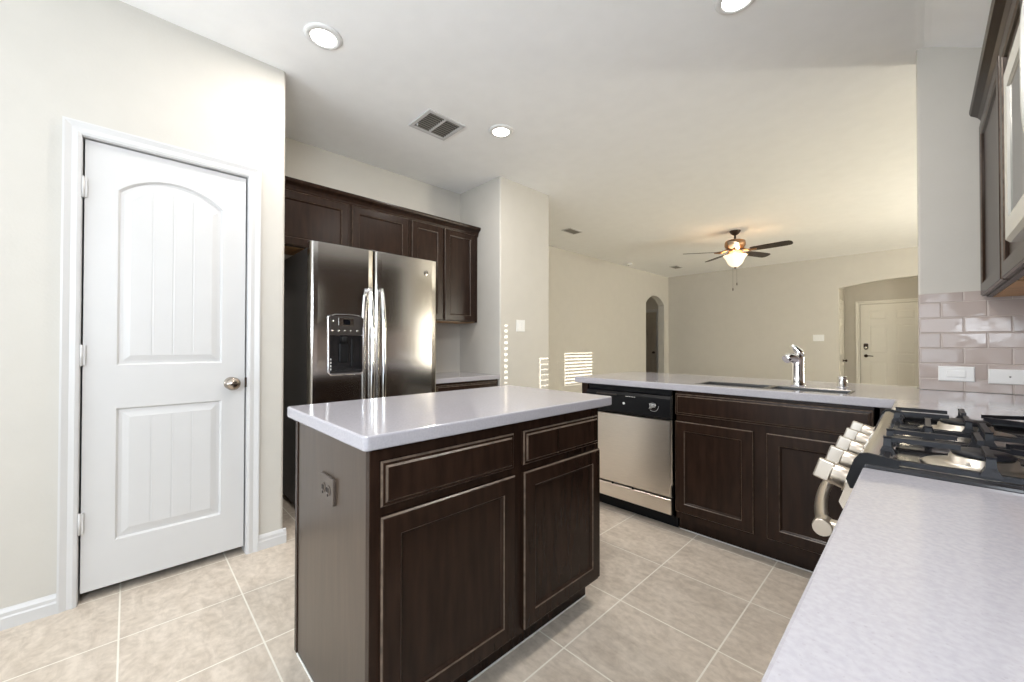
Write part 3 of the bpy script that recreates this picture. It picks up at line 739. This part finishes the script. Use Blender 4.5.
# control panel: sloping stainless front, bull nose
cp = MB().prism([(-.040, .930), (-.074, .938), (-.082, .936), (-.090, .925), (-.118, .835), (-.112, .822), (-.05, .822)], lambda u, v, d: Vector((u, d, v)), RY0+.006, RY1-.006)
cpn = tag(cp.build('control_panel', 'steel', rg), 'sloping stainless control panel')
for ya, yb in ((RY0-.001, RY0+.0055), (RY1-.0055, RY1+.001)):
    MB().prism([(-.03, .936), (-.074, .942), (-.085, .939), (-.094, .925), (-.106, .885), (-.100, .868), (-.03, .868)], lambda u, v, d: Vector((u, d, v)), ya, yb).build('end_cap', 'black_plastic', rg)
nrm = Vector((-.09, 0, .028)).normalized()
for k in range(5):
    y = 1.092+k*.152
    c = Vector((-.108, y, .866))
    mb = MB().lathe([(.026, 0), (.026, .004), (.0225, .006), (.0225, .028), (.0205, .031), (0, .031)], c, nrm, 24)
    kb = tag(mb.build('burner_knob', 'knob_steel', cpn), 'steel burner knob with flat grip')
    # flat grip standing out of the knob
    up = Vector((0, 1, 0)).cross(nrm).normalized()
    if up.z < 0: up = -up
    gp = MB(); sy = Vector((0, 1, 0))
    lo = []
    for s, d in ((0, .029), (0, .058)):
        wv = .0075 if d < .05 else .006; hv = .0215
        cc = c+nrm*d
        lo.append([cc-sy*wv-up*hv, cc+sy*wv-up*hv, cc+sy*wv+up*hv, cc-sy*wv+up*hv])
    gp.loops(lo)
    bmesh.ops.bevel(gp.bm, geom=list(gp.bm.edges), offset=.003, segments=2, affect='EDGES', profile=.5)
    gp.build('grip', 'knob_steel', kb)
# oven door, handle, drawer
od = MB(); od.loops([rect(FX(-.064, -1), RY0+.006, RY1-.006, .215, .812, 0, 0), rect(FX(-.064, -1), RY0+.006, RY1-.006, .215, .812, 0, .036), rect(FX(-.064, -1), RY0+.006, RY1-.006, .215, .812, .012, .048)])
odo = od.build('oven_door', 'steel', rg)
MB().box(-.114, -.1125, RY0+.12, RY1-.12, .33, .66).build('oven_window', 'glass_dark', odo)
hp = []
for i in range(25):
    t = i/24; y = RY0+.045+(RY1-RY0-.09)*t
    hp.append((-.148-.036*(1-(2*t-1)**2), y, .765))
hb = MB().tube(hp, [.0125]*25, 14)
for yy in (RY0+.045, RY1-.045):
    hb.lathe([(.0165, -.020), (.0185, -.012), (.0185, .012), (.0165, .020), (.0, .021)], (-.148, yy, .765), (0, 1, 0), 18)
    hb.box(-.146, -.106, yy-.013, yy+.013, .752, .779, .004)
tag(hb.build('oven_handle', 'knob_steel', odo), 'bowed tubular steel handle')
dr = MB(); dr.loops([rect(FX(-.064, -1), RY0+.006, RY1-.006, .045, .205, 0, 0), rect(FX(-.064, -1), RY0+.006, RY1-.006, .045, .205, 0, .030), rect(FX(-.064, -1), RY0+.006, RY1-.006, .045, .205, .01, .040)])
dr.build('warming_drawer', 'steel', rg)
# burners
for bx_, by_, br_ in ((.080, 1.175, .040), (.080, 1.63, .046), (.340, 1.175, .048), (.340, 1.63, .034), (.210, 1.405, .036)):
    mb = MB().lathe([(br_+.045, 0), (br_+.040, .004), (br_+.018, .006), (br_+.006, .010), (br_+.004, .022), (br_-.004, .024), (0, .024)], (bx_, by_, .913), seg=28)
    bu = mb.build('burner', 'aluminium', rg)
    MB().lathe([(br_, 0), (br_+.002, .004), (br_-.004, .009), (br_*.5, .011), (0, .011)], (bx_, by_, .9372), seg=28).build('burner_cap', 'cast_iron', bu)
# continuous cast-iron grates: three sections side by side
GZ = .962
def post(mb, x, y, zt):
    mb.loops([[Vector((x+sx*a, y+sy*a, z)) for sx, sy in ((-1, -1), (1, -1), (1, 1), (-1, 1))] for a, z in ((.013, .929), (.0065, .943), (.0055, zt-.004), (.0065, zt))])
def grate(y0, y1, centres):
    mb = MB(); x0, x1 = -.050, XR-.085; wv, h = .0095, .0095
    zl, zc = .9285, GZ-h/2
    for y in (y0, y1): mb.bar((x0-.007, y, zl), (x1+.007, y, zl), .011, .009)
    for x in (x0, x1): mb.bar((x, y0, zl), (x, y1, zl), .011, .009)
    for x in (x0, (x0+x1)/2, x1):
        for y in (y0, y1): mb.box(x-.008, x+.008, y-.008, y+.008, .9135, .926)
    xm = (x0+x1)/2
    mb.bar((xm, y0, zc), (xm, y1, zc), .013, h)
    post(mb, xm, y0, GZ); post(mb, xm, y1, GZ)
    R = .030
    for cx, cy in centres:
        for ex, ey in ((cx, y0), (cx, y1), (x0, cy-.052), (x0, cy+.052)) if cx < xm else ((cx, y0), (cx, y1), (x1, cy-.052), (x1, cy+.052)):
            d = Vector((cx-ex, cy-ey, 0)); L = d.length; d /= L
            if abs(d.x) > .7: d = Vector((math.copysign(1, d.x), 0, 0)); L = abs(cx-ex)
            mb.bar((ex, ey, zc), (ex+d.x*(L-R), ey+d.y*(L-R), zc), wv, h)
            post(mb, ex, ey, GZ)
        for sy in (-1, 1):                       # slanting fingers from the middle spine
            mb.bar((xm, cy+sy*.085, zc), (cx+math.copysign(R*1.1, xm-cx), cy+sy*R*.8, zc), wv*.9, h)
    return mb
x0g, x1g = -.050, XR-.085
qa, qb = x0g+(x1g-x0g)/4, x0g+3*(x1g-x0g)/4
tag(grate(RY0+.020, 1.312, [(qa, 1.175), (qb, 1.175)]).build('grate', 'cast_iron', rg), 'black cast-iron grate, near side')
tag(grate(1.497, RY1-.020, [(qa, 1.63), (qb, 1.63)]).build('grate', 'cast_iron', rg), 'black cast-iron grate, far side')
g3 = MB(); zc = GZ-.0048
for y in (1.334, 1.476): g3.bar((x0g-.007, y, .9285), (x1g+.007, y, .9285), .011, .009)
for x in (x0g, x1g): g3.bar((x, 1.334, .9285), (x, 1.476, .9285), .011, .009)
for x in (x0g+.06, x0g+.15, x1g-.15, x1g-.06):
    g3.bar((x, 1.334, zc), (x, 1.476, zc), .0095, .0095); post(g3, x, 1.334, GZ); post(g3, x, 1.476, GZ)
for x in (x0g, x1g):
    for y in (1.334, 1.476): g3.box(x-.008, x+.008, y-.008, y+.008, .9135, .926)
tag(g3.build('grate', 'cast_iron', rg), 'black cast-iron grate, middle')

# ------------------------------------------------------------------ right uppers and microwave
RXF = .225
R_G = 'wall cabinets along the range wall'
XW = XR-.0095
upper('wall_cabinet', 'dark wall cabinet in the corner against the tiled end wall', XW, RXF, -1, 2.31, YT-.0095, 1.387, 2.262, [(2.33, 3.035)], R_G)
upper('wall_cabinet', 'dark wall cabinet between the corner cabinet and the microwave', XW, RXF, -1, 1.788, 2.308, 1.387, 2.262, [(1.803, 2.295)], R_G)
upper('wall_cabinet', 'short dark wall cabinet directly above the microwave', XW, RXF, -1, 1.022, 1.786, 1.925, 2.262, [(1.02, 1.38), (1.395, 1.755)], R_G)
upper('wall_cabinet', 'dark wall cabinet on the near side of the microwave', XW, RXF, -1, .30, 1.020, 1.387, 2.262, [(.315, .645), (.66, .99)], R_G)
mb = MB(); crown(mb, FX(RXF-.0, -1), .30, YT-.002, 2.245, .0)
tag(mb.build('crown_moulding', 'wood'), 'dark crown moulding running above the right-hand wall cabinets', 'moulding')
mw = thing('microwave', 'over-the-range microwave with pale metal door frame', 'microwave', (.35, 1.387, 1.44))
my0, my1, mz0, mz1 = 1.025, 1.782, 1.437, 1.922
MB().box(.20, XR-.012, my0, my1, mz0, mz1, .003).build('microwave_body', 'fridge_side', mw)
mfn = FX(.20, -1)
dd0, dd1 = my0+.17, my1
md = MB(); md.loops([rect(mfn, dd0, dd1, mz0+.002, mz1-.002, 0, 0), rect(mfn, dd0, dd1, mz0+.002, mz1-.002, 0, .024), rect(mfn, dd0, dd1, mz0+.002, mz1-.002, .008, .034), rect(mfn, dd0, dd1, mz0+.002, mz1-.002, .060, .034), rect(mfn, dd0, dd1, mz0+.002, mz1-.002, .066, .028)])
mdo = tag(md.build('microwave_door', 'microwave_white', mw), 'pale metal door with framed window')
MB().box(.1705, .1725, dd0+.068, dd1-.068, mz0+.070, mz1-.070).build('door_window', 'glass_dark', mdo)
MB().box(.168, .20, my0, dd0-.003, mz0+.002, mz1-.002, .004).build('keypad', 'black_gloss', mw)
hp = [(.166-.022*(1-(2*i/16-1)**4), dd0+.03, mz0+.05+(mz1-mz0-.10)*i/16) for i in range(17)]
MB().tube(hp, .010, 12).build('handle', 'microwave_white', mdo)
MB().box(.215, .5, my0+.05, my1-.05, mz0-.006, mz0+.001).build('vent_grille', 'black_plastic', mw)

# ------------------------------------------------------------------ plates and switches
def plate(name, label, cat, F, cu, cv, wu, hv, toggles, group=None):
    r = thing(name, label, cat, F(cu, cv, 0), group)
    mb = MB(); R = lambda i, d: rect(F, cu-wu/2, cu+wu/2, cv-hv/2, cv+hv/2, i, d)
    mb.loops([R(0, 0), R(0, .003), R(.004, .006)]); mb.build('plate', 'plastic_white', r)
    for du, dv, tu, tv, nm, mt in toggles:
        mb = MB(); R2 = lambda i, d: rect(F, cu+du-tu/2, cu+du+tu/2, cv+dv-tv/2, cv+dv+tv/2, i, d)
        mb.loops([R2(0, .0055), R2(0, .008), R2(.002, .0095)]); mb.build(nm, mt, r)
    return r
FT = FY(YT-.008, -1)
plate('light_switch', 'white rocker switch plate on the tile nearest the wall end', 'switch', FT, .1225, 1.004, .125, .076, [(0, 0, .066, .034, 'rocker', 'plastic_white')])
plate('wall_outlet', 'white blank plate with centre screw on the tile to the right', 'outlet', FT, .295, .998, .135, .072, [(0, 0, .006, .006, 'screw', 'grey_panel')])
plate('light_switch', 'white double switch plate on the projecting wall beyond the refrigerator', 'switch', FX(XC, 1), 2.795, 1.338, .117, .117, [(-.023, 0, .03, .066, 'rocker', 'plastic_white'), (.023, 0, .03, .066, 'rocker', 'plastic_white')])
plate('light_switch', 'white switch plate on the far living room wall beside the wide arch', 'switch', FY(YF, -1), -1.325, 1.285, .165, .117, [(-.046, 0, .03, .066, 'rocker', 'plastic_white'), (0, 0, .03, .066, 'rocker', 'plastic_white'), (.046, 0, .03, .066, 'rocker', 'plastic_white')])

# ------------------------------------------------------------------ ceiling fixtures
def can_light(x, y, label):
    r = thing('ceiling_light', label, 'ceiling light', (x, y, CZ), 'recessed downlights in the kitchen ceiling')
    MB().lathe([(.060, -.004), (.064, .012), (.088, .006), (.093, .0), (.090, -.001)], (x, y, CZ), (0, 0, -1), 40).build('trim_ring', 'plastic_white', r)
    MB().lathe([(.062, 0), (.060, .010), (.0, .0105)], (x, y, CZ), (0, 0, -1), 32).build('diffuser', 'lamp', r)
    l = light('downlight_lamp', 'AREA', (0, 0, -.018), (0, 0, -1), 9.5, (1.0, 0.94, 0.88), .11, shape='DISK', parent=r)
    return r
can_light(-2.150, .715, 'recessed downlight nearest the pantry wall')
can_light(-2.178, 1.990, 'recessed downlight just beyond the square ceiling vent')
can_light(-.582, .715, 'added recessed downlight over the right end of the island, out of the photo')  # unseen fourth of the grid, added to light the counter
can_light(-.582, 2.004, 'recessed downlight cut by the top edge of the photo')
def vent(x, y, sx, sy, label, split=True, lm='white_trim'):
    r = thing('ceiling_vent', label, 'vent', (x, y, CZ))
    mb = MB(); z0 = CZ-.010
    fr_ = .030 if split else .018
    mb.box(x-sx/2, x-sx/2+fr_, y-sy/2, y+sy/2, z0, CZ, .003).box(x+sx/2-fr_, x+sx/2, y-sy/2, y+sy/2, z0, CZ, .003)
    mb.box(x-sx/2+fr_, x+sx/2-fr_, y-sy/2, y-sy/2+fr_, z0, CZ, .003).box(x-sx/2+fr_, x+sx/2-fr_, y+sy/2-fr_, y+sy/2, z0, CZ, .003)
    if split: mb.box(x-sx/2+fr_, x+sx/2-fr_, y-.008, y+.008, z0, CZ)
    mb.build('vent_frame', 'white_trim', r)
    MB().box(x-sx/2+.02, x+sx/2-.02, y-sy/2+.02, y+sy/2-.02, CZ-.0015, CZ-.0005).build('vent_backing', 'vent_dark', r)
    mb = MB(); n = 9
    for k in range(n):
        xx = x-sx/2+fr_+(sx-2*fr_)*(k+.5)/n
        mb.bar((xx, y-sy/2+fr_, CZ-.006), (xx, y+sy/2-fr_, CZ-.006), .009, .005)
    mb.build('louver', 'vent_shade_grey' if lm == 'white_trim' else lm, r)
    if split:
        MB().lathe([(.006, 0), (.006, .012), (0, .013)], (x-.07, y-sy/2+.035, CZ-.008), (0, 0, -1), 10).build('lever', 'white_trim', r)
    return r
vent(-2.445, 1.602, .28, .31, 'square white ceiling vent near the kitchen downlights')
vent(-3.40, 4.46, .16, .28, 'small ceiling vent over the living room left side, nearer the projecting wall', False, 'vent_shade_grey')
vent(-3.49, 8.05, .16, .28, 'small ceiling vent near the far living room corner', False, 'vent_shade_grey')
sm = thing('smoke_detector', 'small white smoke detector on the ceiling by the living room left wall', 'smoke detector', (-4.00, 7.06, CZ))
MB().lathe([(.07, 0), (.07, .012), (.062, .03), (.03, .036), (0, .036)], (-4.00, 7.06, CZ), (0, 0, -1), 24).build('cover', 'plastic_white', sm)
MB().lathe([(.012, 0), (.012, .003), (0, .003)], (-4.00, 7.06, CZ-.036), (0, 0, -1), 12).build('test_button', 'grey_panel', sm)

# ceiling fan
fx, fy = -1.809, 6.098
cf = thing('ceiling_fan', 'five-blade bronze ceiling fan with lit glass bowl in the living room', 'ceiling fan', (fx, fy, CZ))
MB().lathe([(.072, 0), (.070, .010), (.050, .040), (.028, .058), (.016, .062), (0, .062)], (fx, fy, CZ), (0, 0, -1), 28).build('canopy', 'dark_bronze', cf)
MB().lathe([(.0135, 0), (.0135, .11)], (fx, fy, CZ-.16), seg=14).build('downrod', 'dark_bronze', cf)
MB().lathe([(.03, 2.625), (.09, 2.620), (.125, 2.605), (.132, 2.575), (.132, 2.545), (.120, 2.52), (.085, 2.505), (.075, 2.49), (0, 2.49)], (fx, fy, 0), seg=36).build('motor_housing', 'copper_bronze', cf)
MB().lathe([(.075, 2.492), (.088, 2.480), (.088, 2.455), (.070, 2.445), (.05, 2.425), (0, 2.425)], (fx, fy, 0), seg=30).build('switch_housing', 'copper_bronze', cf)
gb = MB(); prof = [(.150, 2.405), (.148, 2.398), (.128, 2.375), (.112, 2.345), (.098, 2.31), (.075, 2.275), (.040, 2.245), (.0, 2.238)]
gb.lathe(prof, (fx, fy, 0), seg=36)
gl = [f_ for f_ in gb.bm.faces if len(f_.verts) > 4 and f_.calc_center_median().z > 2.40]
bmesh.ops.delete(gb.bm, geom=gl, context='FACES_ONLY')
tag(gb.build('glass_bowl', 'bowl_glass', cf), 'frosted amber glass bowl, lit')
MB().lathe([(.016, 0), (.018, .006), (.010, .014), (.006, .026), (0, .028)], (fx, fy, 2.243), (0, 0, -1), 14).build('finial', 'dark_bronze', cf)
for dx, z1_ in ((.03, 2.02), (-.02, 1.95)):
    mb = MB().tube([(fx+dx, fy-.03, 2.44), (fx+dx, fy-.03, z1_)], .0012, 5).lathe([(.002, 0), (.006, .006), (.007, .03), (.003, .042), (0, .042)], (fx+dx, fy-.03, z1_), (0, 0, -1), 8)
    mb.build('pull_chain', 'dark_bronze', cf)
aw = Vector((fx, fy, 0)).normalized(); pr_ = Vector((aw.y, -aw.x, 0))
for th in (110, 38, -34, -106, -178):
    a = math.radians(th); d = aw*math.cos(a)+pr_*math.sin(a); s = Vector((-d.y, d.x, 0))
    c = Vector((fx, fy, 2.458)); tilt = -.22
    mb = MB()
    def bl(rad, half, dz):
        p = c+d*rad; e = s*half*math.cos(tilt)+Vector((0, 0, half*math.sin(tilt)))
        return [p-e, p+e, p+e+Vector((0, 0, dz)), p-e+Vector((0, 0, dz))]
    mb.loops([bl(.20, .050, .007), bl(.23, .058, .007), bl(.40, .066, .007), bl(.60, .068, .007), bl(.65, .060, .007), bl(.672, .042, .007), bl(.68, .02, .007)])
    b_ = mb.build('blade', 'fan_blade', cf)
    mb = MB().tube([c+d*.085+Vector((0, 0, .045)), c+d*.13+Vector((0, 0, .010)), c+d*.20+Vector((0, 0, -.006)), c+d*.27+Vector((0, 0, -.004))], [.014, .012, .018, .010], 8)
    mb.build('blade_iron', 'copper_bronze', b_)
light('fan_bulb', 'POINT', (0, 0, 2.415-CZ), (0, 0, -1), 11, (1.0, .72, .45), .05, parent=cf)

# ------------------------------------------------------------------ far doors
def six_panel(name, label, F, u0, u1, m, panels=True, cas='white_trim'):
    r = thing(name, label, 'door', F((u0+u1)/2, 0, 0), kind='structure')
    mb = MB(); R = lambda i, d: rect(F, u0, u1, .012, 2.03, i, d)
    mb.loops([R(0, 0), R(0, .012)])
    wv = u1-u0; st = .115*wv/.91 + (.02 if wv > .95 else 0); mid = (u0+u1)/2
    def fb(p, q, v0, v1):
        S = lambda i, d: rect(F, p, q, v0, v1, i, d)
        mb.loops([S(0, .010), S(0, .018), S(.003, .020)])
    fb(u0, u0+st, .012, 2.03); fb(u1-st, u1, .012, 2.03); fb(mid-st*.48, mid+st*.48, .012, 2.03)
    for (v0, v1) in ((.012, .22), (.80, .97), (1.58, 1.70), (1.90, 2.03)):
        fb(u0+st, mid-st*.48, v0, v1); fb(mid+st*.48, u1-st, v0, v1)
    for (p, q) in ((u0+st, mid-st*.48), (mid+st*.48, u1-st)):
        for (v0, v1) in ((.22, .80), (.97, 1.58), (1.70, 1.90)):
            S = lambda i, d: rect(F, p, q, v0, v1, i, d)
            mb.loops([S(.012, .011), S(.012, .0125), S(.035, .018)])
    mb.build('door_slab', m, r)
    casing(F, u0-.012, u1+.012, 2.045, .07, 'casing', cas, r)
    return r
fd = six_panel('door_2', 'pale six-panel front door seen through the wide arch', FY(11.55, -1), -.93, .06, 'entry_door', cas='entry_door')
kb = MB().lathe([(.034, 0), (.034, .015), (.030, .022), (0, .022)], (-.84, 11.53, 1.09), (0, -1, 0), 20).box(-.878, -.802, 11.505, 11.53, 1.07, 1.19, .015).build('deadbolt', 'dark_bronze', fd)
MB().lathe([(.026, 0), (.026, .006), (0, .006)], (-.84, 11.505, 1.10), (0, -1, 0), 18).build('keyhole_plate', 'chrome', kb)
MB().lathe([(.034, 0), (.032, .012), (.012, .016), (.012, .05), (0, .05)], (-.84, 11.53, .92), (0, -1, 0), 20).tube([(-.84, 11.485, .92), (-.78, 11.482, .922), (-.72, 11.485, .915)], [.012, .010, .008], 10).build('lever_handle', 'dark_bronze', fd)
cd = six_panel('door_4', 'closet door on the entry side wall', FX(-1.20, 1), 10.4, 11.16, 'entry_door', cas='entry_door')
MB().lathe([(.03, 0), (.03, .006), (.012, .012), (.012, .035), (.027, .05), (.027, .066), (.012, .076), (0, .077)], (-1.18, 11.06, .82), (1, 0, 0), 18).build('door_knob', 'dark_bronze', cd)
hd = six_panel('door_3', 'dim hallway door seen through the narrow arch', FY(10.2, -1), -5.30, -4.96, 'hall_door', cas='white_trim')
MB().lathe([(.03, 0), (.03, .006), (.012, .012), (.012, .035), (.027, .05), (.027, .066), (.012, .076), (0, .077)], (-5.02, 10.18, .95), (0, -1, 0), 18).build('door_knob', 'dark_bronze', hd)
el = thing('entry_light', 'dark flush ceiling light just under the top of the wide arch', 'ceiling light', (-.25, 10.4, CZ))
MB().lathe([(.07, 0), (.07, .03), (.02, .04), (.02, .20), (.16, .22), (.17, .25), (.15, .30), (.05, .33), (0, .33)], (-.25, 10.4, CZ), (0, 0, -1), 24).build('fixture_body', 'dark_bronze', el)
light('entry_lamp', 'POINT', (0, 0, -.42), (0, 0, -1), 8, (1.0, .86, .62), .08, parent=el)
hl = thing('ceiling_light', 'unseen round lamp added to light the hallway beyond the narrow arch', 'ceiling light', (-5.1, 9.2, CZ))  # lamp out of sight, added to lift the dark hall
MB().lathe([(.14, 0), (.14, .02), (.12, .06), (.05, .09), (0, .095)], (-5.1, 9.2, CZ), (0, 0, -1), 24).build('lamp_bowl', 'plastic_white', hl)
light('hall_fill', 'POINT', (0, 0, -.2), (0, 0, -1), 1.5, (1.0, .85, .62), .06, parent=hl)
